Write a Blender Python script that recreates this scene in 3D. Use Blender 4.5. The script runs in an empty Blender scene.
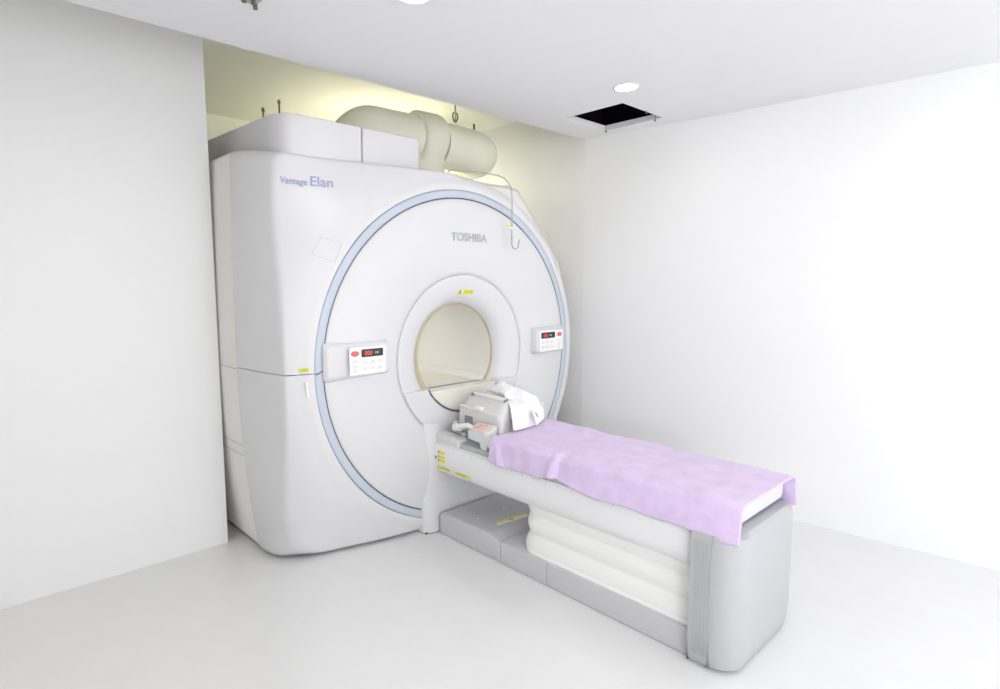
import bpy, bmesh, math, random
from mathutils import Vector, Matrix, noise
from math import sin, cos, pi, sqrt, hypot, atan2
random.seed(4)
SC = bpy.context.scene
COL = SC.collection

# ------------------------------------------------------------------ materials
def mat(name, col, rough=.5, spec=.5, metal=0, noise_amt=0, noise_scale=20, bump=0, bump_scale=200, emit=None, estr=0, coat=0, sheen=0):
    m = bpy.data.materials.new(name); m.use_nodes = True
    nt = m.node_tree; b = nt.nodes['Principled BSDF']
    b.inputs['Base Color'].default_value = (*col, 1)
    b.inputs['Roughness'].default_value = rough
    b.inputs['Metallic'].default_value = metal
    b.inputs['Specular IOR Level'].default_value = spec
    b.inputs['Coat Weight'].default_value = coat
    b.inputs['Sheen Weight'].default_value = sheen
    tc = nt.nodes.new('ShaderNodeTexCoord')
    if noise_amt:
        n = nt.nodes.new('ShaderNodeTexNoise'); n.inputs['Scale'].default_value = noise_scale
        n.inputs['Detail'].default_value = 3
        nt.links.new(tc.outputs['Object'], n.inputs['Vector'])
        r = nt.nodes.new('ShaderNodeMapRange')
        r.inputs['From Min'].default_value = .3; r.inputs['From Max'].default_value = .7
        r.inputs['To Min'].default_value = 1 - noise_amt; r.inputs['To Max'].default_value = 1.0
        nt.links.new(n.outputs['Fac'], r.inputs['Value'])
        mx = nt.nodes.new('ShaderNodeVectorMath'); mx.operation = 'SCALE'
        mx.inputs[0].default_value = col
        nt.links.new(r.outputs['Result'], mx.inputs['Scale'])
        nt.links.new(mx.outputs['Vector'], b.inputs['Base Color'])
    if bump:
        n = nt.nodes.new('ShaderNodeTexNoise'); n.inputs['Scale'].default_value = bump_scale
        nt.links.new(tc.outputs['Object'], n.inputs['Vector'])
        bp = nt.nodes.new('ShaderNodeBump'); bp.inputs['Strength'].default_value = bump
        bp.inputs['Distance'].default_value = .002
        nt.links.new(n.outputs['Fac'], bp.inputs['Height'])
        nt.links.new(bp.outputs['Normal'], b.inputs['Normal'])
    if emit:
        b.inputs['Emission Color'].default_value = (*emit, 1)
        b.inputs['Emission Strength'].default_value = estr
    return m

M = {
 'wall': mat('wall_paint', (.90,.90,.905), .6, .3, noise_amt=.01, noise_scale=3),
 'ceil': mat('ceiling_paint', (.88,.88,.895), .8, .2, noise_amt=.01, noise_scale=3),
 'pocket': mat('upper_wall_paint', (.88,.88,.83), .7, .2),
 'floor': mat('vinyl_floor', (.83,.83,.825), .22, .45, noise_amt=.02, noise_scale=6),
 'cover': mat('scanner_white_plastic', (.715,.715,.73), .32, .45, noise_amt=.005),
 'shell': mat('scanner_side_plastic', (.82,.81,.775), .38, .4),
 'ring': mat('pale_blue_plastic', (.54,.59,.68), .35, .4),
 'seam': mat('dark_seam', (.10,.10,.12), .7, .2),
 'softseam': mat('grey_seam', (.52,.52,.54), .7, .2),
 'tan': mat('tan_liner', (.56,.50,.36), .6, .3),
 'bore': mat('bore_liner', (.84,.83,.80), .4, .4),
 'box': mat('grey_white_box', (.74,.73,.745), .5, .3),
 'duct': mat('cream_duct_wrap', (.92,.91,.78), .6, .3, noise_amt=.03, noise_scale=8),
 'logo_grey': mat('logo_grey', (.46,.48,.49), .5),
 'logo_blue': mat('logo_blue', (.37,.39,.62), .5),
 'yellow': mat('yellow_label', (.80,.74,.06), .5),
 'ygreen': mat('green_mark', (.22,.38,.05), .5),
 'white_label': mat('white_label', (.88,.88,.86), .5),
 'pinklabel': mat('pink_label', (.88,.70,.66), .5),
 'redmark': mat('red_mark', (.72,.16,.15), .5),
 'orange': mat('orange_mark', (.80,.40,.22), .5),
 'black': mat('display_black', (.035,.04,.035), .25),
 'redled': mat('red_led', (.5,.05,.03), .4, emit=(1,.10,.06), estr=.7),
 'dim': mat('print_grey', (.60,.63,.65), .6),
 'dimpink': mat('print_pink', (.80,.58,.62), .6),
 'greybase': mat('grey_base_plastic', (.58,.58,.60), .45, .4, noise_amt=.02, noise_scale=5),
 'greytop': mat('grey_step_mat', (.58,.58,.59), .7, .2, bump=.4, bump_scale=350),
 'endgrey': mat('ribbed_grey', (.46,.47,.48), .5, .4),
 'table': mat('table_white', (.85,.85,.86), .35, .4),
 'bellow': mat('bellows_vinyl', (.90,.90,.885), .42, .4),
 'pad': mat('mattress_vinyl', (.70,.71,.73), .5),
 'slate': mat('slate_pad', (.50,.53,.55), .5),
 'coil': mat('coil_grey', (.70,.70,.69), .4),
 'coildark': mat('coil_dark', (.26,.27,.30), .4),
 'coillight': mat('coil_light', (.84,.84,.82), .35),
 'cream': mat('cream_pad', (.82,.80,.72), .55),
 'purple': mat('lilac_towel', (.78,.63,.89), .95, .1, noise_amt=.12, noise_scale=14, bump=1.0, bump_scale=260, sheen=.35),
 'white_cloth': mat('white_cloth', (.90,.90,.91), .9, .1, bump=.5, bump_scale=220, sheen=.2),
 'wire': mat('wire_metal', (.42,.42,.40), .4, metal=.3),
 'brown': mat('bronze_bracket', (.16,.14,.10), .6),
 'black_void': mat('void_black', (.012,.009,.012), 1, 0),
 'lamp': mat('lamp_glow', (1,1,1), .5, emit=(1,.975,.925), estr=62),
 'lamp_fill': mat('lamp_glow_fill', (1,1,1), .5, emit=(1,.965,.90), estr=125),  # stronger glow for the unseen fill downlights on the left
 'tube': mat('warm_lamp_glow', (1,1,1), .5, emit=(1,.96,.74), estr=27),
 'trimring': mat('lamp_trim_white', (.88,.88,.88), .5),
 'green': mat('tag_green', (.25,.42,.36), .6),
}

# ------------------------------------------------------------------ helpers
def link_mesh(name, me, m, parent=None, smooth=True):
    o = bpy.data.objects.new(name, me); COL.objects.link(o)
    if m is not None: me.materials.append(m)
    if smooth:
        for p in me.polygons: p.use_smooth = True
    if parent is not None:
        o.parent = parent
        o.matrix_parent_inverse = Matrix.Translation(-parent.location)
    return o
def fin(name, bm, m, parent=None, smooth=True, sharp=35, bevel=0, seg=2, fix=True):
    if fix: bmesh.ops.recalc_face_normals(bm, faces=bm.faces[:])
    if smooth:
        for e in bm.edges:
            if len(e.link_faces) == 2 and e.calc_face_angle(0) > math.radians(sharp): e.smooth = False
    me = bpy.data.meshes.new(name); bm.to_mesh(me); bm.free()
    o = link_mesh(name, me, m, parent, smooth)
    if bevel:
        md = o.modifiers.new('b', 'BEVEL'); md.width = bevel; md.segments = seg; md.limit_method = 'ANGLE'; md.angle_limit = .6
        md.harden_normals = False
    return o
def root(name, loc, label, cat, group=None):
    o = bpy.data.objects.new(name, None); COL.objects.link(o); o.location = loc
    o.empty_display_size = .1
    o['label'] = label; o['category'] = cat
    if group: o['group'] = group
    return o
def tag(o, label, cat, group=None):
    o['label'] = label; o['category'] = cat
    if group: o['group'] = group
    return o
def bx(bm, x0, x1, y0, y1, z0, z1):
    v = [bm.verts.new((x, y, z)) for x in (x0, x1) for y in (y0, y1) for z in (z0, z1)]
    for f in ((0,1,3,2),(4,6,7,5),(0,4,5,1),(2,3,7,6),(0,2,6,4),(1,5,7,3)): bm.faces.new([v[i] for i in f])
def rings(bm, rs, closed=True, cap0=False, cap1=False):
    """rs: list of rings (lists of coords). bridge them."""
    V = [[bm.verts.new(c) for c in r] for r in rs]
    n = len(V[0])
    for a, b in zip(V, V[1:]):
        for i in range(n if closed else n-1):
            j = (i+1) % n
            bm.faces.new((a[i], a[j], b[j], b[i]))
    if cap0: bm.faces.new(V[0])
    if cap1: bm.faces.new(list(reversed(V[-1])))
    return V
def prism(bm, pts, axis, a, b):
    """extrude 2-D polygon along axis"""
    def mk(p, t):
        return {'x': (t, p[0], p[1]), 'y': (p[0], t, p[1]), 'z': (p[0], p[1], t)}[axis]
    rings(bm, [[mk(p, a) for p in pts], [mk(p, b) for p in pts]], cap0=True, cap1=True)
def tube(bm, path, r, n=10, caps=True):
    path = [Vector(p) for p in path]; rs = []
    up = None
    for i, p in enumerate(path):
        t = (path[min(i+1, len(path)-1)] - path[max(i-1, 0)]).normalized()
        if up is None:
            up = Vector((0,0,1)) if abs(t.z) < .9 else Vector((1,0,0))
        s = t.cross(up).normalized(); up = s.cross(t).normalized()
        rr = r[i] if isinstance(r, (list, tuple)) else r
        rs.append([p + rr*(cos(2*pi*k/n)*s + sin(2*pi*k/n)*up) for k in range(n)])
    rings(bm, rs, cap0=caps, cap1=caps)
def arc(cx, cz, r, a0, a1, n):
    return [(cx + r*cos(a0+(a1-a0)*i/n), cz + r*sin(a0+(a1-a0)*i/n)) for i in range(n+1)]
def rrect(x0, x1, z0, z1, r, n=5):
    if not isinstance(r, (list, tuple)): r = [r]*4   # bl, br, tr, tl
    p = []
    p += arc(x0+r[0], z0+r[0], r[0], pi, 1.5*pi, n)
    p += arc(x1-r[1], z0+r[1], r[1], 1.5*pi, 2*pi, n)
    p += arc(x1-r[2], z1-r[2], r[2], 0, .5*pi, n)
    p += arc(x0+r[3], z1-r[3], r[3], .5*pi, pi, n)
    return p
def sst(a, b, x):
    t = max(0, min(1, (x-a)/(b-a))); return t*t*(3-2*t)
ZC = 1.014                                     # bore axis height
def text_bm(s, size, extrude=.0006, shear=0, bold=0):
    cu = bpy.data.curves.new('t', 'FONT'); cu.body = s; cu.size = size; cu.extrude = extrude
    cu.shear = shear; cu.offset = bold; cu.align_x = 'CENTER'; cu.align_y = 'CENTER'; cu.resolution_u = 4
    o = bpy.data.objects.new('t', cu); COL.objects.link(o)
    me = bpy.data.meshes.new_from_object(o.evaluated_get(bpy.context.evaluated_depsgraph_get()))
    bpy.data.objects.remove(o); bpy.data.curves.remove(cu)
    bm = bmesh.new(); bm.from_mesh(me); bpy.data.meshes.remove(me)
    return bm
def lettering(name, s, x0, x1, z, h, surf, m, parent, shear=0, bold=0, tilt=0):
    """letters stretched to x0..x1, cap height h, laid on surface y=surf(x,z)"""
    bm = text_bm(s, 1.0, .0, shear, bold)
    xs = [v.co.x for v in bm.verts]; ys = [v.co.y for v in bm.verts]
    a, b, c, d = min(xs), max(xs), min(ys), max(ys)
    for v in bm.verts:
        X = x0 + (v.co.x-a)/(b-a)*(x1-x0); Z = z + (v.co.y-(c+d)/2)/(d-c)*h + tilt*(X-(x0+x1)/2)
        v.co = (X, surf(X, Z)-.003, Z)
    return fin(name, bm, m, parent, smooth=False, fix=False)
def decal(name, pts, surf, m, parent, th=.0015, sub=4):
    """thin plate with polygon outline pts (x,z) following surf"""
    bm = bmesh.new()
    f = [bm.verts.new((x, surf(x, z)-th, z)) for x, z in pts]
    b = [bm.verts.new((x, surf(x, z)+.002, z)) for x, z in pts]
    bm.faces.new(f); bm.faces.new(b[::-1]); n = len(pts)
    for i in range(n): bm.faces.new((f[i], b[i], b[(i+1)%n], f[(i+1)%n]))
    return fin(name, bm, m, parent, smooth=False)
def R(x0, x1, z0, z1): return [(x0,z0),(x1,z0),(x1,z1),(x0,z1)]

# ------------------------------------------------------------------ room
H = 2.505; HP = 2.77; TH = .035
WX = lambda y: 1.30 if y > .1 else 1.30 + (.1-y)*.095
def struct(o): o['kind'] = 'structure'; return o
bm = bmesh.new(); bx(bm, -5.2, 1.95, -6.2, 2.35, -.1, 0); struct(fin('floor', bm, M['floor'], smooth=False))
bm = bmesh.new(); prism(bm, [(WX(-6.2), -6.2), (1.30, .1), (1.30, 2.35), (2.1, 2.35), (2.1, -6.2)], 'z', 0, 2.9)
struct(fin('wall_right', bm, M['wall'], smooth=False))
bm = bmesh.new(); bx(bm, -1.3, 1.30, 2.25, 2.35, 0, 2.9); struct(fin('wall_back', bm, M['pocket'], smooth=False))
bm = bmesh.new(); bx(bm, -5.1, -1.21, .66, .78, 0, HP); bx(bm, -1.33, -1.21, .78, 2.25, 0, HP)
struct(fin('wall_partition', bm, M['wall'], smooth=False))
bm = bmesh.new(); bx(bm, -5.2, -5.1, -6.2, .78, 0, 2.9); struct(fin('wall_left', bm, M['wall'], smooth=False))
bm = bmesh.new(); bx(bm, -5.1, -2.616, -3.05, -2.95, 0, H); struct(fin('wall_front', bm, M['wall'], smooth=False))
# ceiling slab with square hatch hole and open edge above the scanner
bm = bmesh.new()
hx0, hx1, hy0, hy1 = .735, 1.19, -.585, -.145
xs = [-5.1, hx0, hx1, 1.299]; ys = [-6.2, hy0, hy1, .105]
for i in range(3):
    for j in range(3):
        if i == 1 and j == 1: continue
        x1a = lambda y, k: (WX(y)-.0005 if k == 3 else xs[k])
        P = []
        for (k, l) in ((i,j),(i+1,j),(i+1,j+1),(i,j+1)): P.append((x1a(ys[l], k), ys[l]))
        for zz in (H, H+TH): bm.faces.new([bm.verts.new((p[0], p[1], zz)) for p in P])
for (a, b) in (((hx0,hy0),(hx1,hy0)), ((hx1,hy0),(hx1,hy1)), ((hx1,hy1),(hx0,hy1)), ((hx0,hy1),(hx0,hy0)), ((-5.1,.105),(1.299,.105))):
    bm.faces.new([bm.verts.new(c) for c in ((a[0],a[1],H),(b[0],b[1],H),(b[0],b[1],H+TH),(a[0],a[1],H+TH))])
bmesh.ops.remove_doubles(bm, verts=bm.verts[:], dist=1e-5)
struct(fin('ceiling', bm, M['ceil'], smooth=False))
bm = bmesh.new(); bx(bm, -5.1, 1.30, .105, 2.25, HP, HP+.06); bx(bm, -5.1, 1.30, .06, .105, H+TH, HP+.06)
struct(fin('ceiling_upper', bm, M['pocket'], smooth=False))
# void above hatch
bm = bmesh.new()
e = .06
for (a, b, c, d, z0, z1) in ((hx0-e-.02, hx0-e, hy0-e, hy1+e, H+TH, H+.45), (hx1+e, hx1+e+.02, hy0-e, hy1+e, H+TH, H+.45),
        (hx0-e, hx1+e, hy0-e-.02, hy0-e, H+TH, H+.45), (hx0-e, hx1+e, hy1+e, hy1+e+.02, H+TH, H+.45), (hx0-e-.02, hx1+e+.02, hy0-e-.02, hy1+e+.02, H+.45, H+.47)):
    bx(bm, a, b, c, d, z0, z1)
hatch = root('access_hatch', (.96, -.36, H), 'square open access hatch with dark void in the ceiling', 'hatch')
fin('hatch_shaft', bm, M['black_void'], hatch, smooth=False)
for k, (x, y) in enumerate(((1.165, -.17), (1.165, -.545), (.97, -.60))):
    bm = bmesh.new(); tube(bm, [(x, y, H+TH), (x, y, H-.01)], .0018, 6); tube(bm, [(x, y, H-.018), (x, y, H-.008)], .006, 8)
    fin('hatch_bolt', bm, M['brown'], hatch)

# downlights
def downlight(x, y, label):
    t = root('downlight', (x, y, H), label, 'ceiling light', 'recessed round ceiling downlights')
    n = 32
    bm = bmesh.new()
    prof = [(.070, H), (.069, H-.004), (.060, H-.005), (.052, H-.002), (.050, H+.02)]
    rings(bm, [[(x+r*cos(2*pi*i/n), y+r*sin(2*pi*i/n), z) for i in range(n)] for r, z in prof])
    fin('trim_ring', bm, M['trimring'], t, fix=False)
    bm = bmesh.new()
    rings(bm, [[(x+r*cos(2*pi*i/n), y+r*sin(2*pi*i/n), z) for i in range(n)] for r, z in ((.0505, H-.001), (.04, H-.004), (.02, H-.006))], cap1=True)
    fin('lamp_lens', bm, M['lamp'] if x > -2 else M['lamp_fill'], t)
downlight(.505, -.757, 'round glowing ceiling downlight beside the square hatch')
downlight(-.948, -.804, 'round glowing ceiling downlight at the top edge of the photo')
for x, y in ((-.95, -2.25), (.5, -2.25), (-2.4, -.8), (-2.4, -2.25), (-3.75, -.8), (-3.75, -2.25)):  # unseen downlights added to fill the room with light
    downlight(x, y, 'round ceiling downlight out of view, added for fill light')
ld = bpy.data.lights.new('corridor_lamp', 'POINT'); ld.energy = 112; ld.shadow_soft_size = .07; ld.color = (.95, .97, 1)
lo = bpy.data.objects.new('corridor_lamp', ld); COL.objects.link(lo); lo.location = (-4.14, -6.0, 1.45)
# bracket at the top left of the ceiling
t = root('ceiling_bracket', (-1.36, -.36, H), 'small bronze bracket with dark bolts on the ceiling at the top left', 'bracket')
bm = bmesh.new(); bx(bm, -1.46, -1.345, -.46, -.345, H-.006, H); fin('plate', bm, mat('bracket_plate', (.50,.50,.42), .6), t, bevel=.003)
for (a, b) in ((-1.352, -.352), (-1.372, -.385), (-1.405, -.38)):
    bm = bmesh.new(); tube(bm, [(a, b, H-.006), (a, b, H-.022)], .009, 8); fin('bolt', bm, M['brown'], t)

# ------------------------------------------------------------------ scanner
S = root('mri_scanner', (0, .8, 0), 'large white MRI scanner with a pale blue ring around its round opening', 'MRI scanner')
RI, RO = .934, .979
def ycover(x, z):
    r = hypot(x, z-ZC); return .002 + .012*sst(1.0, 1.06, r) + .125*sst(.99, 1.40, r)
# front cover outline as function of angle
def Rout(a, sharp=False):
    c, s = cos(a), sin(a)
    best = 9
    # left and bottom/top planes
    L = 1.072
    top, bot = 2.088-ZC, ZC-.018
    if s > 1e-6: best = min(best, top/s)
    if s < -1e-6: best = min(best, bot/-s)
    if c < -1e-6:
        rr_ = L/-c
        for _ in range(12):
            zz_ = max(-1.07, min(1.07, rr_*s)); rr_ = .5*rr_ + .5*(L + .046*(1-(zz_/1.07)**2))/-c
        best = min(best, rr_)
    if c >= 0: best = min(best, 1.066)
    # cut lower left corner and round upper left
    cx, cz, rr = -(L-.26), -(bot-.26), .26
    x, z = best*c, best*s
    def roundc(best, cx, cz, rr):
        x, z = best*c, best*s
        if (x-cx)*cx > 0 and (z-cz)*cz > 0:
            # ray/circle intersection
            bq = -(c*cx + s*cz); cq = cx*cx+cz*cz-rr*rr
            d = bq*bq-cq
            if d > 0: return -bq+sqrt(d)
        return best
    if sharp: return max(best, RO+.003)
    best = roundc(best, -(L-.20), -(bot-.20), .20)
    best = roundc(best, -(L-.05), (top-.05), .05)
    return max(best, RO+.003)
def xl(z):                   # left side of the body at height z
    return -1.20 + (.078*((1.05-z)/1.05)**2.2 if z < 1.05 else .012*((z-1.05)/1.05)**2)
def outline(ins, topz, lowz, rb=.05):
    p = []
    n = 24; rt = .035
    z0, z1 = lowz, topz
    for i in range(7):
        a = 1.5*pi - (pi/2)*i/6
        zc = z0+rb; xx = xl(z0+rb)+ins+rb
        p.append((xx + rb*cos(a), zc + rb*sin(a)))
    for i in range(1, n):
        z = z0+rb + (z1-rt-z0-rb)*i/n; p.append((xl(z)+ins, z))
    for i in range(7):
        a = pi - (pi/2)*i/6
        p.append((xl(z1)+ins+rt + rt*cos(a), z1-rt + rt*sin(a)))
    i2 = 0
    q = [(.66, z1), (.72, z1-.012), (.77, z1-.06), (1.17, z1-.50), (1.205, z1-.58), (1.215, z1-.7), (1.22, 1.0), (1.16, .2), (1.12, .10), (1.04, z0)]
    p += [(x-RI_INS[0], z) for x, z in q]
    return p
RI_INS = [0]
def wrap(a, t):
    """point on the rounded corner between front face (t=0) and body side (t=1)"""
    r0 = Rout(a); x, z = r0*cos(a), ZC+r0*sin(a); y0 = ycover(x, z)
    w = 1 - sst(-.12, .12, cos(a))
    rs_ = Rout(a, True); xs_, zs_ = rs_*cos(a), ZC+rs_*sin(a)
    zb = .010 + (zs_-.018)/(2.088-.018)*(2.118-.010)
    LL = 1.072+.046*max(0, 1-((zs_-ZC)/1.07)**2)
    xb = xs_/LL*abs(xl(zb)) if xs_ < 0 else xs_
    low = sst(-.3, -.7, sin(a))
    f = w*(1-(1-t)**(1.5+1.6*low))
    return (x+(xb-x)*f, y0+(.422-y0)*t, z+(zb-z)*f)
def cover_part(name, a0, a1, n):
    bm = bmesh.new(); rs = []
    fr = [0, .012, .05, .12, .2, .3, .4, .5, .6, .7, .8, .9, .96, 1.0]
    for i in range(n+1):
        a = a0 + (a1-a0)*i/n; Ro = Rout(a); ring_ = []
        r = RO+.001; ring_.append((r*cos(a), .09, ZC+r*sin(a)))
        for f in fr:
            r = RO+.001 + (Ro-RO-.001)*f
            x, z = r*cos(a), ZC+r*sin(a)
            y = ycover(x, z) + (.012 if f == 0 else 0)
            ed = Ro-r; rl = .012 if cos(a) < 0 else .03
            if ed < rl: y += rl*.6*(1-sqrt(max(0, 1-(1-ed/rl)**2)))
            ring_.append((x, y, z))
        for t in (.06, .12, .2, .3, .4, .5, .6, .7, .8, .9, .97, 1.0):
            ring_.append(wrap(a, t))
        rs.append(ring_)
    V = [[bm.verts.new(c) for c in r] for r in rs]
    for a, b in zip(V, V[1:]):
        for i in range(len(a)-1): bm.faces.new((a[i], b[i], b[i+1], a[i+1]))
    return fin(name, bm, M['cover'], S, sharp=50)
gap = .0018
aL = pi                       # seam at z = ZC on the left
cover_part('upper_front_cover', -.0, pi-gap, 150)
cover_part('lower_front_cover', pi+gap, 2*pi, 150)
# body shell behind the covers
def shell_ring(y, insl, insr, t_, l_):
    RI_INS[0] = insr; o_ = outline(insl, t_, l_); RI_INS[0] = 0
    return [(x, y, z) for x, z in o_]
secs = [(.20, .17, .07, 2.085, .05), (.215, .17, .03, 2.105, .04), (.26, .15, .008, 2.112, .035), (.32, .10, .0, 2.112, .03), (.42, .03, 0, 2.112, .03), (.4275, .004, 0, 2.12, .016), (.43, .001, 0, 2.12, .014),
        (.9, 0, 0, 2.12, .012), (1.5, 0, 0, 2.12, .012), (1.6, .015, .015, 2.11, .03), (1.66, .06, .06, 2.07, .05)]
bm = bmesh.new()
rings(bm, [shell_ring(*q_) for q_ in secs], cap1=True)
o0 = [(x, z) for x, y, z in shell_ring(*secs[0]) if x > .45]
ex = []
pl_ = [(.0, 2.085)]+o0+[(.80, .05)]
for a, b in zip(pl_, pl_[1:]):
    for k in range(8): ex.append((a[0]+(b[0]-a[0])*k/8, a[1]+(b[1]-a[1])*k/8))
rings(bm, [[(x, .20, z) for x, z in ex], [(x/hypot(x, z-ZC)*.99, .20, ZC+(z-ZC)/hypot(x, z-ZC)*.99) for x, z in ex]], closed=False)
fin('shell', bm, M['shell'], S, sharp=60)
bm = bmesh.new(); prism(bm, rrect(-.9, .9, 0.0, .07, .01), 'y', .30, 1.6); fin('plinth', bm, M['seam'], S)
# seams on the side
bm = bmesh.new()
rings(bm, [[(wrap(pi, t)[0]+.004, wrap(pi, t)[1]+.002, z) for t in (0, .1, .2, .4, .6, .8, 1)] for z in (1.006, 1.022)], closed=False); fin('side_seam', bm, M['softseam'], S)
bm = bmesh.new()
rings(bm, [[(xl(1.014)-.0012, y, z) for y in (.428, .8, 1.5)] for z in (1.012, 1.016)], closed=False)
fin('side_seam', bm, M['softseam'], S)
bm = bmesh.new()
for zz in (.60, .545): rings(bm, [[(xl(zz)-.0015, y, z) for y in (.431, .7, 1.5)] for z in (zz, zz+.004)], closed=False)
fin('side_seam', bm, M['softseam'], S)
bm = bmesh.new(); rings(bm, [[(x, ycover(x, ZC)+.005, z) for x in (-1.05, -1.02, -1.0, -.98)] for z in (ZC-.004, ZC+.004)], closed=False)
fin('front_seam', bm, M['seam'], S)
def annulus(name, prof, m, n=128, a0=0, a1=2*pi, sharp=35):
    bm = bmesh.new(); full = abs(a1-a0-2*pi) < 1e-6
    k = n if full else n+1
    rings(bm, [[(r*cos(a0+(a1-a0)*i/n), y, ZC+r*sin(a0+(a1-a0)*i/n)) for i in range(k)] for r, y in prof], closed=full)
    return fin(name, bm, m, S, fix=False, sharp=sharp)
annulus('blue_ring', [(RO, .05), (RO, .004), (RO-.002, .001), (RI+.004, .0), (RI+.002, .002), (RI+.002, .05)], M['ring'])
annulus('ring_seam', [(RI+.0025, .006), (RI-.006, .006)], M['seam'])
bm = bmesh.new(); rings(bm, [[(x, -.0012, ZC+dz+s*.003) for (x, dz) in ((-RO+.0, -.004), (-RO+.02, -.001), (-RI-.004, .012))] for s in (-1, 1)], closed=False)
fin('ring_joint', bm, M['seam'], S)
def ydisc(r):
    return -.028*sin(pi*max(0, min(1, (RI-r)/(RI-.49))))**.8 + .0
prof = [(RI-.004, .05), (RI-.004, .008), (RI-.006, .003), (RI-.012, -.001)]
for i in range(1, 20):
    r = RI-.012-(RI-.012-.4915)*i/19; prof.append((r, ydisc(r)))
prof.append((.4905, .004))
annulus('front_disc', prof, M['cover'], sharp=60)
annulus('flare_seam', [(.4915, .0035), (.4880, .0035)], M['softseam'])
fl = []
for i in range(0, 15):
    t_ = i/14; r = .4885-(.4885-.322)*t_; fl.append((r, -.001 + .035*t_**1.4 + .045*t_**6))
fl.append((.319, .088))
annulus('bore_flare', [(.4885, .004)]+fl, M['cover'], sharp=60)
yflare = lambda x, z: (lambda t_: -.001 + .035*t_**1.4 + .045*t_**6)(max(0, min(1, (.4885-hypot(x, z-ZC))/(.4885-.322))))
# tan liner lip (inner opening a little off centre) and the bore tube
bm = bmesh.new(); n = 96
def circ(r, y, dx=0, dz=0): return [(dx+r*cos(2*pi*i/n), y, ZC+dz+r*sin(2*pi*i/n)) for i in range(n)]
rings(bm, [circ(.3195, .086), circ(.3195, .10), circ(.294, .104, .021, .010)])
fin('bore_lip', bm, M['tan'], S, fix=False)
bm = bmesh.new(); rings(bm, [circ(.294, .104, .021, .010), circ(.294, 1.6, .021, .010), circ(.30, 1.64, .021, .010)])
fin('bore_tube', bm, M['bore'], S, fix=False)
bm = bmesh.new()
prism(bm, [(-.20,.795),(.245,.795),(.252,.812),(.252,.828),(-.207,.828),(-.207,.812)], 'y', .10, 1.6)
fin('bore_couch_track', bm, M['cream'], S, bevel=.004)
for zz, xx in ((.850, .262), (.868, .270)):
    bm = bmesh.new(); tube(bm, [(xx, .13, zz), (xx, 1.6, zz)], .0035, 8); fin('bore_rail', bm, M['bore'], S)
bm = bmesh.new(); prism(bm, [(-.10, ZC+.262), (.08, ZC+.262), (.08, ZC+.256), (-.10, ZC+.256)], 'y', .45, 1.3)
fin('bore_lamp', bm, mat('bore_lamp_glow', (1,1,1), .5, emit=(1,.97,.92), estr=1.5), S)
# lower flare insert: filled sector with a level top
bm = bmesh.new(); pts = []
zt = .845-ZC
a_o = math.asin(zt/.486); a_i = math.asin(zt/.335)
outer_ = [( .486*cos(a), .486*sin(a)) for a in [(-pi-a_o) + (a_o-(-pi-a_o))*i/60 for i in range(61)]]
# outer runs from left level (-pi - a_o) through bottom to right level a_o
outer_ = [(.486*cos(a), .486*sin(a)) for a in [-(pi+a_o)+ (pi+2*a_o)*i/60 for i in range(61)]]
inner_ = [(.335*cos(a), .335*sin(a)) for a in [a_i - (pi+2*a_i)*i/60 for i in range(61)]]
pts = [(x, ZC+z) for x, z in outer_+inner_]
prism(bm, pts, 'y', -.012, .08)
fin('flare_insert', bm, M['cover'], S, bevel=.006)
bm = bmesh.new()
rings(bm, [[(r*cos(a), y, ZC+r*sin(a)) for a in [-(pi+a_i)+(pi+2*a_i)*.62*i/50 for i in range(51)]] for r, y in ((.3355, -.0145), (.3285, -.0145), (.3285, -.003))], closed=False)
fin('insert_seam', bm, M['seam'], S, fix=False)
bm = bmesh.new(); ae = math.asin((.828-ZC)/.329)
prism(bm, [(.329*cos(a), ZC+.329*sin(a)) for a in [-(pi+ae)+(pi+2*ae)*i/50 for i in range(51)]], 'y', -.004, .13)
fin('bore_mouth_bridge', bm, M['cream'], S, bevel=.012, seg=3)
# docking column in front of the disc
def arcpts(r, x0, x1, n=24):
    return [(x0+(x1-x0)*i/n, ZC - sqrt(r*r-(x0+(x1-x0)*i/n)**2)) for i in range(n+1)]
bm = bmesh.new()
cb = [(-.335, .006), (.335, .006)] + list(reversed(arcpts(.4945, -.335, .335)))
def colring(y, kx, add=0):
    out = []
    for x, z in cb:
        n_ = 1
        xx = x*kx
        if add: xx = x*(kx - .07*sst(.0, .42, z)); 
        out.append((xx, y + add*(1-.75*sst(.10, .42, z)), z))
    return out
rings(bm, [colring(.10, 1), colring(.0, 1), colring(-.010, .995, -.010), colring(-.014, .95, -.018), colring(-.018, .87, -.026), colring(-.020, .79, -.028)], cap1=True)
fin('docking_column', bm, M['cover'], S, sharp=40)
bm = bmesh.new(); bx(bm, -.33, .33, -.03, .08, 0, .012); fin('column_foot', bm, M['seam'], S)
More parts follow.
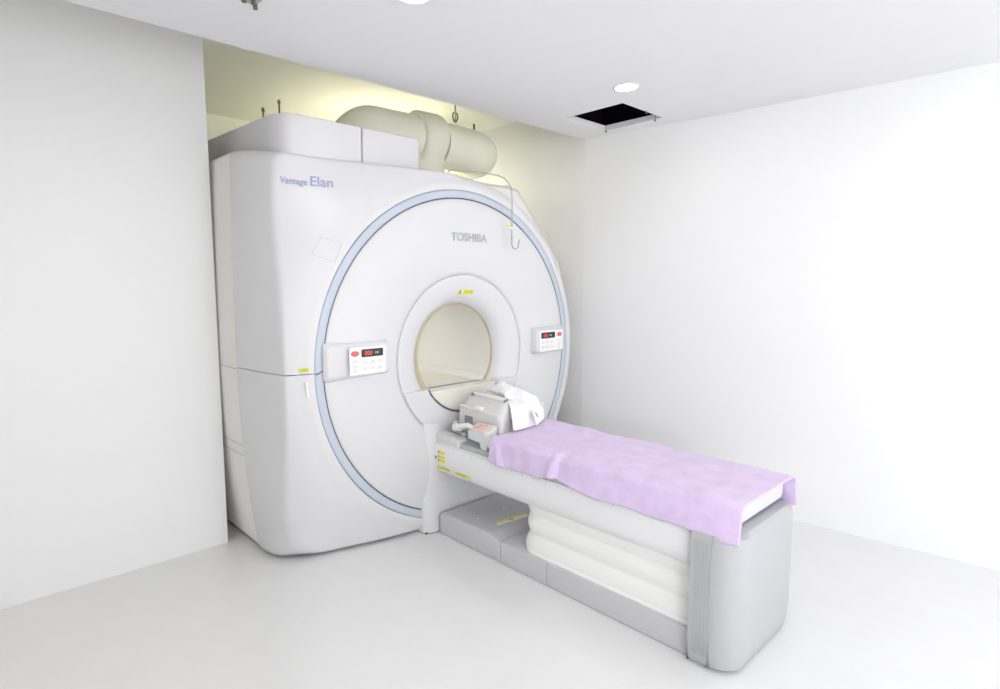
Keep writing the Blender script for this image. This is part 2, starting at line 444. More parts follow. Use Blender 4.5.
# control panels
def control_panel(side):
    s = side
    x0, x1 = (-.925, -.578) if s < 0 else (.585, .900)
    bm = bmesh.new()
    zc = 1.068
    def sec(y, inf, k):
        # outline; the outward end fades back into the disc
        return rrect(x0+inf, x1-inf, zc-.078+inf, zc+.085-inf, .022)
    secs_ = []
    for y, inf in ((.0, -.014), (-.02, -.010), (-.045, -.003), (-.058, .004), (-.062, .012)):
        ring_ = []
        for x, z in rrect(x0+inf, x1-inf, zc-.080+inf, zc+.082-inf, .024):
            f = (x-x0)/(x1-x0) if s < 0 else (x1-x)/(x1-x0)     # 0 at ring side
            f = max(0, min(1, f)); depth = .40+.60*sst(0, .24, f)
            zz = z
            if s < 0: zz = z - (.0 if z > zc else .012*(1-sst(0, .5, f)))
            ring_.append((x, y*depth - .004, zz))
        secs_.append(ring_)
    rings(bm, secs_, cap1=True)
    cp = fin('control_panel', bm, M['cover'], S, sharp=60)
    cx = (-.705) if s < 0 else (.735)
    F = lambda x, z: -.0675
    if s < 0: dx0, dx1 = -.757, -.628; rx = -.795
    else: dx0, dx1 = .625, .765; rx = .81
    kid = []
    def D(name, pts, m, th=.0015):
        o = decal(name, pts, F, m, cp, th); return o
    pl = D('keypad', rrect(-.825 if s < 0 else .61, -.612 if s < 0 else .852, .995, 1.135, .008, 3), M['white_label'], .001)
    D('display', rrect(dx0, dx1, 1.082, 1.122, .006, 3), M['black'], .003)
    lettering('display_digits', '000', dx0+.018, dx0+.062, 1.102, .022, lambda x, z: -.0705, M['redled'], cp)
    lettering('display_digits', '00', dx0+.078, dx0+.102, 1.102, .012, lambda x, z: -.0705, M['dim'], cp)
    D('stop_button', [(rx+.022*cos(2*pi*i/20), 1.103+.014*sin(2*pi*i/20)) for i in range(20)], M['redmark'], .006)
    bxs = [rx, dx0+.02, dx0+.065, dx0+.11] if s < 0 else [dx0+.02, dx0+.065, dx0+.11, rx]
    for c, bx_ in enumerate(bxs):
        for r_, bz in enumerate((1.062, 1.037, 1.013) if abs(bx_-rx) < 1e-6 else (1.055, 1.022)):
            m = M['dimpink'] if (c == 2 and r_ == 1) else M['dim']
            o_ = rrect(bx_-.013, bx_+.013, bz-.007, bz+.007, .003, 2)
            bm2 = bmesh.new()
            i_ = [(bx_+(x-bx_)*.82, bz+(z-bz)*.7) for x, z in o_]
            rings(bm2, [[(x, -.0695, z) for x, z in o_], [(x, -.0700, z) for x, z in i_]])
            bx(bm2, bx_-.006, bx_+.006, -.0698, -.0690, bz-.0015, bz+.0015)
            fin('key', bm2, m, cp, smooth=False, fix=False)
    return cp
control_panel(-1); control_panel(1)
# lettering and stickers
ds = lambda x, z: ydisc(hypot(x, z-ZC))
lettering('maker_lettering', 'TOSHIBA', -.124, .160, 1.722, .050, ds, M['logo_grey'], S, bold=.032)
lettering('model_lettering', 'Vantage', -1.058, -.925, 1.950, .042, ycover, M['logo_blue'], S, shear=.2, bold=.02)
lettering('model_lettering', 'Elan', -.912, -.800, 1.962, .050, ycover, M['logo_blue'], S, shear=.12, bold=.012)
decal('warning_label', [(-.040,1.386),(.004,1.386),(-.012,1.420)], yflare, M['yellow'], S)
decal('warning_label', [(-.026,1.391),(-.006,1.391),(-.013,1.411)], lambda x, z: yflare(x, z)-.001, M['ygreen'], S)
decal('warning_label', R(.010,.086,1.386,1.414), yflare, M['yellow'], S)
for k in range(3): decal('warning_print', R(.018,.078,1.394+.006*k,1.3955+.006*k), lambda x, z: yflare(x, z)-.001, M['ygreen'], S, th=.001)
lettering('bore_lettering', '63cm', -.035, .0, 1.372, .008, yflare, M['dim'], S)
decal('yellow_label', R(-1.055,-1.01,1.028,1.046), ycover, M['yellow'], S, th=.004)
decal('yellow_label_print', R(-1.045,-1.02,1.035,1.039), lambda x, z: ycover(x, z)-.001, M['ygreen'], S, th=.0042)
bm = bmesh.new(); tube(bm, [(-1.026, ycover(-1.02,.97)-.001, .978), (-1.024, ycover(-1.02,.94)-.004, .94), (-1.016, ycover(-1.02,.9)-.001, .900)], .007, 8); fin('handle_highlight', bm, M['white_label'], S)  # white bar puts the highlight of a handle recess into colour
# square access panel outline on the front cover
q = [(-.902,1.683),(-.806,1.655),(-.850,1.560),(-.958,1.600)]
bm = bmesh.new(); o_ = q; c_ = (sum(p[0] for p in q)/4, sum(p[1] for p in q)/4)
def dens(q):
    out = []
    for i in range(4):
        a, b = q[i], q[(i+1)%4]
        for k in range(8): out.append((a[0]+(b[0]-a[0])*k/8, a[1]+(b[1]-a[1])*k/8))
    return out
qd = dens(q); rs = []
for f in (1, .965): rs.append([(c_[0]+(x-c_[0])*f, ycover(c_[0]+(x-c_[0])*f, c_[1]+(z-c_[1])*f)-.0012, c_[1]+(z-c_[1])*f) for x, z in qd])
rings(bm, rs); fin('access_panel', bm, M['softseam'], S, fix=False)
# top box
for (a, b, rl) in ((-1.055, -.585, .10), (-.580, -.20, .012)):
    bm = bmesh.new()
    plan = []
    plan += arc(a+rl, .15+rl*1.3, rl, pi, 1.5*pi, 8) if rl < .05 else [(a+.10-.10*cos(t_), .30-.15*sin(t_)) for t_ in [(pi/2)*i/8 for i in range(9)]]
    plan += [(b-.012, plan[-1][1]), (b, plan[-1][1]+.012), (b, 1.3), (a-(.0 if rl < .05 else .06), 1.3)]
    prism(bm, plan, 'z', 2.05, 2.282)
    fin('top_box', bm, M['box'], S, bevel=.006, sharp=30)
# cable hook rod bending over the ring
bm = bmesh.new()
pp = [(-.078,.035,2.075),(-.10,.02,2.092),(-.12,-.01,2.093)]
pp = [(-.075,.06,2.085),(-.085,.035,2.100),(-.08,.01,2.104),(.0,-.02,2.104),(.12,-.06,2.100),(.20,-.08,2.094),(.262,-.08,2.083),(.30,-.08,2.058),(.322,-.08,2.015),(.327,-.08,1.96),(.327,-.08,1.80)]
tube(bm, pp, .0042, 8); hk = fin('drip_rod', bm, M['wire'], S)
bm = bmesh.new(); tube(bm, [(.327,-.08,1.785),(.327,-.08,1.72)], .007, 10); fin('rod_grip', bm, M['dim'], hk)
bm = bmesh.new()
tube(bm, [(.327,-.08,1.74),(.327,-.08,1.70)]+[(.357-.030*cos(a), -.08, 1.695-.030*sin(a)) for a in [pi*i/10 for i in range(11)]]+[(.390,-.08,1.715),(.398,-.08,1.722)], .0038, 8)
fin('rod_hook', bm, M['wire'], hk)
bm = bmesh.new(); bx(bm, .272,.318,-.083,-.080,1.797,1.807); fin('rod_label', bm, M['yellow'], hk, smooth=False)
bm = bmesh.new(); bx(bm, .285,.325,-.083,-.080,1.780,1.786); fin('rod_clip', bm, M['dim'], hk, smooth=False)

# ------------------------------------------------------------------ duct above the scanner
T = root('ventilation_duct', (.2, .72, 2.12), 'cream wrapped round ventilation duct above the scanner', 'duct')
dy, dz = .72, 2.435
bm = bmesh.new()
pa = [(-.42+.13*0, dy+.9, dz-.0)]
rad = .155
path = [(-.315, dy, 2.125), (-.315, dy, dz-.17)] + [(-.145-.17*cos(a), dy, dz-.165+.17*sin(a)) for a in [(pi/2)*i/10 for i in range(11)]] + [(.20, dy, dz+.01)]
tube(bm, path, rad, 32); fin('duct_bend', bm, M['duct'], T)
bm = bmesh.new(); tube(bm, [(.165, dy, dz+.01), (.168, dy, dz+.01), (.18, dy, dz+.01), (.32, dy, dz+.01), (.35, dy, dz+.008), (.37, dy, dz+.006)], [.156, .178, .188, .190, .184, .16], 40); fin('duct_collar', bm, M['duct'], T)
bm = bmesh.new()
path = [(.38, dy, dz)] + [(.60, dy, dz-.002)] + [(.70+.0+.16*sin(a), dy+.16-.16*cos(a), dz-.005) for a in [(pi/2)*i/8 for i in range(9)]] + [(.86, 1.3, dz-.01), (.86, 2.2, dz-.01)]
tube(bm, path, .160, 32); fin('duct_elbow', bm, M['duct'], T)
bm = bmesh.new()
tube(bm, [(.27, dy+.0, 2.123), (.27, dy+.0, 2.33)], .14, 28); fin('duct_riser', bm, M['duct'], T)
# clamp and hanger above
t = root('pipe_hanger', (.54, .70, 2.6), 'small dark metal hanger clamp above the cream duct', 'pipe hanger')
bm = bmesh.new(); tube(bm, [(.54,.70,HP), (.54,.70,2.625)], .0045, 8); fin('rod', bm, M['brown'], t)
for s in (-1, 1):
    bm = bmesh.new(); tube(bm, [(.54+s*.004,.70,2.612), (.54+s*.022,.70,2.64), (.54+s*.022,.70,2.668), (.54+s*.012,.70,2.68)], .0055, 8); fin('clamp_arm', bm, M['brown'], t)
bm = bmesh.new(); tube(bm, [(.725,.70,2.585), (.725,.70,2.632)], .008, 8); fin_o = fin('duct_bolt', bm, M['brown'], T)
for k, (x, y, z0, z1) in enumerate(((-.792, .7, 2.1, 2.503), (-.888, .7, 2.1, 2.440))):
    bm = bmesh.new(); tube(bm, [(x, y, z0), (x, y, z1)], .0055, 8)
    for zz in (z1-.02,): tube(bm, [(x, y, zz), (x, y, zz+.012)], .009, 6)
    tag(fin('threaded_rod', bm, M['brown']), ['taller thin dark rod standing behind the scanner top box', 'shorter thin dark rod behind the top box, further left'][k], 'rod', 'threaded rods behind the top box')
# warm tube lamp behind the duct
for (xa, xb, yy, zz, lb) in ((-.15, 1.15, 1.42, 2.17, 'warm fluorescent tube lying behind the cream duct'),):
    t = root('tube_lamp', ((xa+xb)/2, yy, 2.12), lb, 'lamp')
    bm = bmesh.new(); tube(bm, [(xa, yy, zz), (xb, yy, zz)], .014, 12); fin('glow_tube', bm, M['tube'], t)
    bm = bmesh.new(); bx(bm, xa-.03, xb+.03, yy-.03, yy+.03, 2.12, 2.14); bx(bm, xa-.03, xa, yy-.02, yy+.02, 2.14, zz+.02); bx(bm, xb, xb+.03, yy-.02, yy+.02, 2.14, zz+.02)
    fin('lamp_tray', bm, M['trimring'], t, smooth=False)

# ------------------------------------------------------------------ patient table
Tb = root('patient_table', (0, -.85, 0), 'white sliding patient table on grey base with pleated bellows, docked at the scanner', 'examination table')
Y0, Y1 = -.008, -1.606
HW = .266
# side body profile
prof = [(-.15,.350), (-.215,.352), (-.245,.372), (-.260,.41), (-HW,.47), (-HW,.520), (-.262,.530), (-.235,.533)]
prof = prof + [(-x, z) for x, z in reversed(prof)]
bm = bmesh.new()
def bodysec(y, kx, kz): return [(x*kx, y, .44+(z-.44)*kz) for x, z in prof]
secs_ = [bodysec(-.062, .90, .80), bodysec(-.064, .96, .92), bodysec(-.072, .99, .985), bodysec(-.09, 1, 1)]
yy = [-.09, -.3, -.5, -.8, -1.1, -1.4, Y1]
secs_ = [bodysec(.034, .90, .6), bodysec(.030, .96, .85), bodysec(.020, .99, .96), bodysec(.0, 1, 1)] + [bodysec(y, 1, 1) for y in yy[0:]]
rings(bm, secs_, cap0=True, cap1=True)
fin('table_body', bm, M['table'], Tb, sharp=40)
# top groove rails, cradle
bm = bmesh.new()
for s in (-1, 1): bx(bm, min(s*.252, s*.238), max(s*.252, s*.238), Y1, -.02, .530, .541)
fin('rail', bm, M['coillight'], Tb, bevel=.002)
for i in range(18):
    y = -.20-.075*i; bm = bmesh.new(); bx(bm, -.2672, -.2655, y-.006, y, .516, .520)
    fin('rail_tick', bm, M['dim'], Tb, smooth=False)
bm = bmesh.new(); bx(bm, -.236, .236, Y1, -.20, .531, .566); fin('cradle', bm, M['slate'], Tb, bevel=.006)
bm = bmesh.new(); prism(bm, rrect(-.255, .255, .555, .642, .03), 'y', -1.74, -.50); fin('mattress', bm, M['pad'], Tb, sharp=40)
# grey head block of the cradle
bm = bmesh.new(); prism(bm, [(-.01,.533),(-.225,.533),(-.225,.578),(-.20,.590),(-.03,.594),(-.01,.58)], 'x', -.250, -.175)
fin('end_block', bm, M['coil'], Tb, bevel=.006)
bm = bmesh.new(); prism(bm, [(-.01,.533),(-.225,.533),(-.225,.578),(-.20,.590),(-.03,.594),(-.01,.58)], 'x', .175, .250)
fin('end_block', bm, M['coil'], Tb, bevel=.006)
# stickers on the body side
def side_dec(name, y0, y1, z0, z1, m, x=-HW, slope=0, th=.001):
    bm = bmesh.new(); xx = x-th
    v = [bm.verts.new((xx, y, z)) for y, z in ((y0, z0),(y1, z0+slope*(y1-y0)),(y1, z1+slope*(y1-y0)),(y0, z1))]
    w = [bm.verts.new((x+.001, v_.co.y, v_.co.z)) for v_ in v]
    bm.faces.new(v); bm.faces.new(w[::-1])
    for i in range(4): bm.faces.new((v[i], w[i], w[(i+1)%4], v[(i+1)%4]))
    return fin(name, bm, m, Tb, smooth=False)
for zz in (.492, .466, .443):
    side_dec('yellow_label', -.066, -.128, zz-.008, zz+.008, M['yellow'])
    side_dec('label_mark', -.068, -.078, zz-.006, zz+.006, M['ygreen'], th=.0016)
side_dec('round_mark', -.040, -.054, .446, .462, M['coildark'])
for (a, b) in ((-.050, -.165), (-.215, -.335)):
    side_dec('yellow_label', a, b, .393, .407, M['yellow'], x=-.2625)
for k in range(5): side_dec('label_print', -.070-.02*k, -.080-.02*k, .397, .403, M['ygreen'], x=-.2625, th=.0016)
for k in range(4): side_dec('label_print', -.235-.02*k, -.247-.02*k, .397, .403, M['ygreen'], x=-.2625, th=.0016)
bm = bmesh.new(); nn = 18
rings(bm, [[(-.2645, -.187+r*cos(2*pi*i/nn), .395+r*sin(2*pi*i/nn)) for i in range(nn)] for r in (.013, .009)])
bx(bm, -.265, -.264, -.197, -.177, .3935, .3965)
fin('warning_symbol', bm, M['pinklabel'], Tb, smooth=False, fix=False)
# bellows
bm = bmesh.new(); secs_ = []
for i in range(41):
    t_ = i/40; z = .113+.250*t_
    ph = (t_*3.0) % 1.0
    off = .011*abs(sin(pi*t_*2.6))**.8 - .002 + .012*sst(.35, 0, t_)
    ring_ = []
    r = .10
    x0, x1, y0, y1 = -.216-off, .216+off, -1.612, -.682+off
    pl = [(x0, y0), ] + [(x0, y0+(y1-r-y0)*k/6) for k in range(1, 6)] + arc(x0+r, y1-r, r, pi, .5*pi, 10) + arc(x1-r, y1-r, r, .5*pi, 0, 10) + [(x1, y0)]
    secs_.append([(x, y, z) for x, y in pl])
rings(bm, secs_, cap0=True, cap1=True)
fin('bellows', bm, M['bellow'], Tb, sharp=70)
bm = bmesh.new()
def plan_b(g, z):
    r = .12; x0, x1, y1 = -.234-g, .234+g, -.668+g
    return [(x, y, z) for x, y in [(x0, -1.612)] + arc(x0+r, y1-r, r, pi, .5*pi, 12) + arc(x1-r, y1-r, r, .5*pi, 0, 12) + [(x1, -1.612)]]
rings(bm, [plan_b(.004, .10), plan_b(.004, .122), plan_b(-.002, .128)], cap0=True, cap1=True)
fin('bellows_collar', bm, M['bellow'], Tb, sharp=40)
# base in segments with fine gaps
def base_seg(y0, y1, name='base_panel'):
    bm = bmesh.new()
    pf = [(-.254,.004),(-.254,.098),(-.249,.109),(-.238,.114),(.238,.114),(.249,.109),(.254,.098),(.254,.004)]
    prism(bm, pf, 'y', y0, y1); return fin(name, bm, M['greybase'], Tb, sharp=30)
base_seg(-.566, -.878); base_seg(-.881, -1.612)
bm = bmesh.new(); bx(bm, -.2545, -.2535, -.662, -.660, .006, .098); fin('base_seam', bm, M['softseam'], Tb, smooth=False)
bm = bmesh.new(); bx(bm, -.248, .248, -1.6, -.06, 0, .09); fin('base_core', bm, M['seam'], Tb, smooth=False)
# higher step box at the scanner end
bm = bmesh.new()
def step_ring(x, kz):
    # (y,z) profile at side x
    return [(x, -.068, .004), (x, -.562, .004), (x, -.562, .100*kz), (x, -.545, .108*kz), (x, -.50, .124*kz), (x, -.470, .128*kz), (x, -.3, .126*kz), (x, -.10, .120*kz), (x, -.068, .117*kz)]
rings(bm, [step_ring(-.254, .90), step_ring(-.250, .965), step_ring(-.240, 1.0), step_ring(.240, 1.0), step_ring(.250, .965), step_ring(.254, .90)], cap0=True, cap1=True)
st = fin('step_box', bm, M['greybase'], Tb, sharp=50)
bm = bmesh.new()
def top_z(y): return .120+.008*sst(-.1, -.47, -abs(y)) if False else (.1200+(.126-.120)*max(0,min(1,(-.10-y)/.2))+.002*max(0,min(1,(-.3-y)/.17)))
rings(bm, [[(x, y, top_z(y)+.0015) for x in (-.226, .226)] for y in (-.075, -.10, -.2, -.3, -.4, -.470)], closed=False)
rings(bm, [[(x, y, z) for x in (-.226, .226)] for y, z in ((-.470, .1295), (-.50, .1255), (-.545, .1095), (-.556, .104))], closed=False)
fin('step_mat', bm, M['greytop'], st, sharp=50)
def quad_top(name, pts, z, m, par, th=.0012):
    bm = bmesh.new(); prism(bm, pts, 'z', z, z+th); return fin(name, bm, m, par, smooth=False)
quad_top('yellow_label', [(-.125,-.392),(-.135,-.412),(.085,-.436),(.095,-.416)], .1295, M['yellow'], st)
quad_top('white_label', [(-.135,-.412),(-.146,-.436),(.074,-.462),(.085,-.436)], .1295, M['white_label'], st)
quad_top('round_mark', [(-.030+.020*cos(2*pi*i/16), -.424+.020*sin(2*pi*i/16)) for i in range(16)], .1306, M['pinklabel'], st)
quad_top('round_mark', [(-.030+.013*cos(2*pi*i/16), -.424+.013*sin(2*pi*i/16)) for i in range(16)], .1316, M['coildark'], st)
quad_top('round_mark', [(-.030+.008*cos(2*pi*i/16), -.424+.008*sin(2*pi*i/16)) for i in range(16)], .1326, M['yellow'], st)
for (x, y) in ((-.158,-.288), (.05, -.29)):
    quad_top('screw_cap', [(x+.007*cos(2*pi*i/12), y+.007*sin(2*pi*i/12)) for i in range(12)], .1265, M['white_label'], st)
# grey ribbed end column
bm = bmesh.new()
def endplan(g, z):
    x0, x1, y0, y1 = -.296-g, .296+g, -1.80-g, -1.616
    p = [(x0, y1)] + [(x0, y1-.10*k/6) for k in range(1, 6)] + arc(x0+.10, y0+.10, .10, pi, 1.5*pi, 10) + arc(x1-.10, y0+.10, .10, 1.5*pi, 2*pi, 10) + [(x1, y1)]
    return [(x, y, z) for x, y in p]
rings(bm, [endplan(-.035, .0), endplan(-.012, .02), endplan(-.004, .06), endplan(0, .12), endplan(0, .50), endplan(-.004, .53), endplan(-.02, .545)], cap0=True, cap1=True)
ec = fin('end_column', bm, M['endgrey'], Tb, sharp=40)
bm = bmesh.new()
for k in range(9):
    y = -1.637-.014*k
    if y < -1.70: break
    bx(bm, -.2975, -.2955, y-.003, y, .06, .50)
fin('column_rib', bm, mat('rib_grey', (.43,.44,.45), .5), ec, smooth=False)
bm = bmesh.new(); bx(bm, -.285, .285, -1.617, -1.611, .01, .535); fin('end_seam', bm, M['seam'], Tb, smooth=False)

# ------------------------------------------------------------------ lilac towel over the mattress
bm = bmesh.new()
NU, NV = 90, 150
def sm(a, b, x): return sst(a, b, x)
rows = []
for j in range(NV+1):
    v = j/NV; y = -.455 - 1.335*v
    row = []
    hem = .532 + .024*math.exp(-((y+.93)/.075)**2) - .006*sst(-1.05, -1.2, y) + .004*sin(y*23) - .004*sst(-1.45,-1.7,-abs(y))
    if y < -1.0: hem -= .0
    for i in range(NU+1):
        u = i/NU*2-1; s = -1 if u < 0 else 1; a = abs(u)
        # cross-section: top half width .262, round shoulder, skirt to hem
        W, Zt, r = .262, .657, .03
        skirt = Zt - r - hem
        L1 = W-r; L2 = r*pi/2; L3 = skirt
        d = a*(L1+L2+L3)
        if d < L1: x, z, nx, nz = d, Zt, 0, 1
        elif d < L1+L2:
            t_ = (d-L1)/r; x, z, nx, nz = L1+r*sin(t_), Zt-r+r*cos(t_), sin(t_), cos(t_)
        else:
            f = (d-L1-L2)/L3; x, z, nx, nz = W+.016*f, Zt-r-(d-L1-L2), 1, 0
        p = Vector((x*s*5, y*5, z*3))
        n1 = noise.noise(p*.9)*.011 + noise.noise(p*2.3+Vector((3,1,0)))*.005 + noise.noise(p*6)*.0015
        if nz == 1 and a < .75: n1 *= .7
        # soft creases
        cr = .010*math.exp(-((y+.905+.25*(z-.55)+.06*(x-.26))/.018)**2)*sst(.45, .8, a)*(1 if s < 0 else 0)
        cr -= .008*math.exp(-((y+.945+.25*(z-.55))/.02)**2)*sst(.5, .8, a)*(1 if s < 0 else 0)
        if s < 0:
            cr += .012*math.exp(-((y+.53-.6*(z-.6))/.03)**2)*sst(.55, .9, a)
            cr -= .006*math.exp(-((y+.60-.6*(z-.6))/.03)**2)*sst(.55, .9, a)
        n1 += cr
        n1 = max(n1, -.006)
        # head end rises a little to the far side and lies at a slant
        yy2 = y + (.035*(x*s/.26) + .012*noise.noise(Vector((u*3, 0, 0)))) * (1-sst(0, .12, v))
        if j < 4: z2 = z - (.010*(1-j/4)**2 if nz == 1 else 0)
        else: z2 = z
        f = 0 if nz else 1
        if s < 0 and v < .1 and f == 0: pass
        row.append(bm.verts.new((s*(x + nx*n1), yy2, z2 + nz*n1 + (.012*sst(.2,1,u)*(1-sst(.0,.35,v)) if nz else 0))))
    rows.append(row)
for a, b in zip(rows, rows[1:]):
    for i in range(NU): bm.faces.new((a[i], a[i+1], b[i+1], b[i]))
o = fin('lilac_towel', bm, M['purple'], None, sharp=80)
md = o.modifiers.new('s', 'SOLIDIFY'); md.thickness = .006; md.offset = 1
tag(o, 'large lilac towel spread over the mattress of the patient table', 'towel')

# ------------------------------------------------------------------ head coil
Hc = root('head_coil', (-.03, -.27, .553), 'grey head coil with dark window standing on the table at the scanner end', 'head coil')
bm = bmesh.new()
# side profile in (y,z) widening to the top; lofted in x
def coilsec(x, k, zc_, top, ye):
    pf = [(-.125,.568),(ye+.02,.568),(ye,.585),(ye,.70),(ye+.006,zc_),(ye+.022,top-.010),(ye+.05,top),(-.20,top+.006),(-.165,top),(-.135,top-.02),(-.110,zc_),(-.104,.62),(-.11,.58)]
    cy, cz = -.28, .68
    return [(x, cy+(y-cy)*k, cz+(z-cz)*k) for y, z in pf]
rings(bm, [coilsec(-.146, .90, .72, .745, -.448), coilsec(-.142, .96, .735, .755, -.452), coilsec(-.132, .995, .745, .765, -.455), coilsec(-.118, 1, .748, .768, -.455), coilsec(-.100, .99, .755, .80, -.455),
   coilsec(-.085, .985, .76, .82, -.455), coilsec(-.03, .98, .76, .824, -.45), coilsec(.03, .98, .76, .815, -.42), coilsec(.08, .98, .75, .79, -.38), coilsec(.11, .93, .73, .76, -.36), coilsec(.118, .85, .70, .73, -.35)], cap0=True, cap1=True)
fin('coil_body', bm, M['coil'], Hc, sharp=50)
bm = bmesh.new(); prism(bm, [(-.19,.818),(-.43,.808),(-.445,.815),(-.44,.827),(-.19,.836),(-.18,.83)], 'x', -.095, -.060); fin('coil_handle', bm, M['coillight'], Hc, bevel=.005)
bm = bmesh.new(); prism(bm, rrect(-.315,-.255,.748,.772,.010), 'x', -.163, -.125); fin('coil_latch', bm, M['coillight'], Hc, bevel=.004)
bm = bmesh.new(); prism(bm, rrect(-.235,-.165,.645,.705,.008), 'x', -.1475, -.13); fin('coil_window', bm, M['coildark'], Hc, bevel=.002)
bm = bmesh.new(); prism(bm, [(-.12,.752),(-.44,.737),(-.44,.744),(-.12,.759)], 'x', -.1475, -.13); fin('coil_ridge', bm, M['coillight'], Hc, bevel=.002)
for y_ in (-.175, -.44):
    bm = bmesh.new(); tube(bm, [(-.10, y_, .818), (-.075, y_, .822)], .007, 10); fin('handle_screw', bm, M['coildark'], Hc)
# connector box with sticker, and cable
Cb = root('coil_connector', (-.19, -.30, .553), 'grey connector box with an orange printed sticker in front of the head coil', 'connector')
bm = bmesh.new()
prism(bm, [(-.290,.608),(-.290,.680),(-.296,.687),(-.425,.693),(-.440,.685),(-.442,.568),(-.395,.568),(-.385,.60)], 'x', -.236, -.155)
for v in bm.verts:
    if v.co.z > .65: v.co.z += (v.co.x+.155)*.4
fin('connector_body', bm, M['coil'], Cb, bevel=.006)
bm = bmesh.new(); prism(bm, [(-.300,.6885),(-.300,.6905),(-.418,.6960),(-.418,.6940)], 'x', -.228, -.163)
for v in bm.verts: v.co.z += (v.co.x+.155)*.4
fin('sticker', bm, M['pinklabel'], Cb, smooth=False)
bm = bmesh.new()
for (y, x, r) in ((-.345,-.195,.018), (-.380,-.180,.011), (-.325,-.212,.009)):
    z = .6907-(y+.30)*.047
    rings(bm, [[(x+q_*cos(2*pi*i/16), y+q_*sin(2*pi*i/16), z+.0015) for i in range(16)] for q_ in (r, r*.55)])
for v in bm.verts: v.co.z += (v.co.x+.155)*.4
fin('sticker_print', bm, M['orange'], Cb, smooth=False, fix=False)
bm = bmesh.new()
tube(bm, [(-.195,-.295,.655),(-.200,-.255,.668),(-.205,-.21,.655),(-.200,-.17,.642),(-.195,-.13,.632),(-.170,-.10,.635),(-.14,-.07,.640),(-.10,-.05,.632)], [.014,.015,.015,.013,.014,.012,.012,.012], 12)
fin('cable', bm, M['coillight'], Cb)
bm = bmesh.new(); tube(bm, [(-.202,-.185,.646),(-.196,-.14,.634)], .022, 14); fin('cable_sleeve', bm, M['coillight'], Cb)
bm = bmesh.new(); tube(bm, [(-.18,-.20,.60),(-.16,-.12,.603),(-.10,-.06,.600),(-.03,-.035,.59)], .010, 10); fin('thin_cable', bm, M['dim'], Cb)
# neck pad between coil and towel
bm = bmesh.new()
tube(bm, [(-.240,-.455,.612),(-.233,-.457,.614),(-.10,-.478,.622),(.10,-.475,.622),(.2,-.47,.612),(.21,-.47,.612)], [.018,.030,.033,.033,.032,.018], 20)
tag(fin('neck_pad', bm, M['cream']), 'cream rolled neck pad between head coil and lilac towel', 'pad')
bm = bmesh.new(); bx(bm, .225, .25, -.60, -.565, .655, .775); bx(bm, .215, .255, -.61, -.55, .765, .79)
# small support post behind the cloth
bm.free()
bm = bmesh.new(); prism(bm, [(.215,.560),(.250,.560),(.250,.755),(.242,.765),(.222,.765),(.215,.755)], 'y', -.425, -.395)
tag(fin('support_post', bm, M['coil'], bevel=.004), 'small grey post behind the white folded cloth on the table', 'post')

# ------------------------------------------------------------------ white cloth with a care tag draped over the coil's table side
bm = bmesh.new()
NU, NV = 50, 56
CP = [[(.00,-.20,.838),(.05,-.24,.890),(.13,-.30,.880),(.215,-.35,.775)],
      [(-.03,-.30,.845),(.03,-.36,.910),(.14,-.40,.880),(.225,-.42,.770)],
      [(-.07,-.50,.850),(.0,-.53,.830),(.12,-.52,.80),(.215,-.46,.73)],
      [(-.105,-.515,.672),(-.03,-.545,.672),(.10,-.52,.672),(.19,-.470,.676)]]
bern = lambda t: ((1-t)**3, 3*t*(1-t)**2, 3*t*t*(1-t), t**3)
rows = []
for j in range(NV+1):
    v = j/NV; bv = bern(v); row = []
    for i in range(NU+1):
        u = i/NU; bu = bern(u)
        P = Vector((0,0,0))
        for a in range(4):
            for b in range(4): P += bv[a]*bu[b]*Vector(CP[a][b])
        p = P*7
        w = noise.noise(p*1.2)*.024 + noise.noise(p*2.6)*.014 + noise.noise(p*6)*.004 + .010*sin(u*15+v*4+2*noise.noise(p))*sst(.1, .6, v)
        P += Vector((.1, -.7, .7))*w*(1-.6*sst(.85, 1, v))
        P.x += .006*noise.noise(p*1.5+Vector((5,0,0)))
        row.append(bm.verts.new(P))
    rows.append(row)
for a, b in zip(rows, rows[1:]):
    for i in range(NU): bm.faces.new((a[i], a[i+1], b[i+1], b[i]))
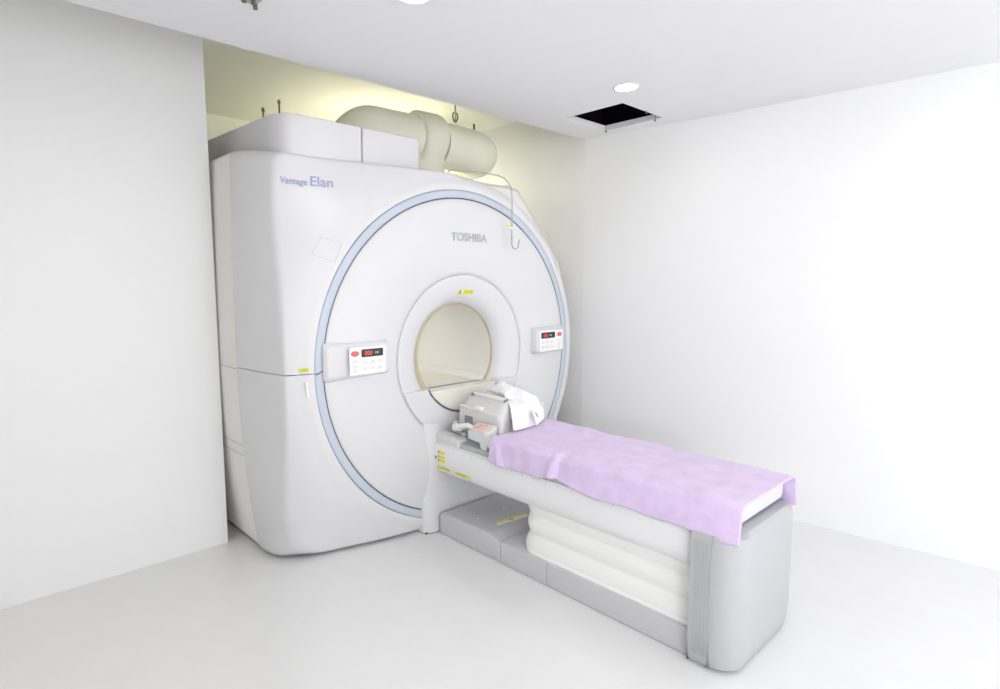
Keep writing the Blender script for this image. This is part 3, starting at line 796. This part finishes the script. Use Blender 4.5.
cl = root('white_cloth', (.1, -.45, .66), 'crumpled white cloth draped over the head coil, with a small tag', 'cloth')
o = fin('cloth_sheet', bm, M['white_cloth'], cl, sharp=80)
md = o.modifiers.new('s', 'SOLIDIFY'); md.thickness = .008
bm = bmesh.new()
v = [bm.verts.new(c) for c in ((.0,-.55,.765),(.035,-.55,.772),(.105,-.55,.728),(.03,-.56,.682))]
bm.faces.new(v)
o = fin('care_tag', bm, M['white_label'], cl, smooth=False)
md = o.modifiers.new('s', 'SOLIDIFY'); md.thickness = .003
bm = bmesh.new()
v = [bm.verts.new(c) for c in ((.018,-.5535,.755),(.028,-.5535,.757),(.048,-.5545,.728),(.038,-.5545,.727))]
bm.faces.new(v)
fin('tag_print', bm, M['green'], cl, smooth=False)

# ------------------------------------------------------------------ world, camera, view
w = bpy.data.worlds.new('World'); SC.world = w; w.use_nodes = True
w.node_tree.nodes['Background'].inputs['Color'].default_value = (.97,.98,1,1)
w.node_tree.nodes['Background'].inputs['Strength'].default_value = 1.9
cam_d = bpy.data.cameras.new('camera'); cam = bpy.data.objects.new('camera', cam_d); COL.objects.link(cam); SC.camera = cam
f, yaw, pit, rol = 579.6558, .7438, -.108, -.0026
cam_d.sensor_fit = 'HORIZONTAL'; cam_d.sensor_width = 36; cam_d.lens = f*36/1000; cam_d.shift_x = (500-476)/1000
cam_d.clip_start = .05
cy, sy, cp, sp = cos(yaw), sin(yaw), cos(pit), sin(pit)
fw = Vector((sy*cp, cy*cp, sp)); r_ = Vector((cy, -sy, 0)); u_ = r_.cross(fw)
r2 = cos(rol)*r_ + sin(rol)*u_; u2 = -sin(rol)*r_ + cos(rol)*u_
mw = Matrix((( r2.x, u2.x, -fw.x, -2.3035), (r2.y, u2.y, -fw.y, -2.6072), (r2.z, u2.z, -fw.z, 1.4624), (0,0,0,1)))
cam.matrix_world = mw
SC.view_settings.view_transform = 'Standard'
SC.view_settings.look = 'None'
SC.view_settings.gamma = 1
SC.view_settings.use_curve_mapping = False
SC.view_settings.exposure = 0.58
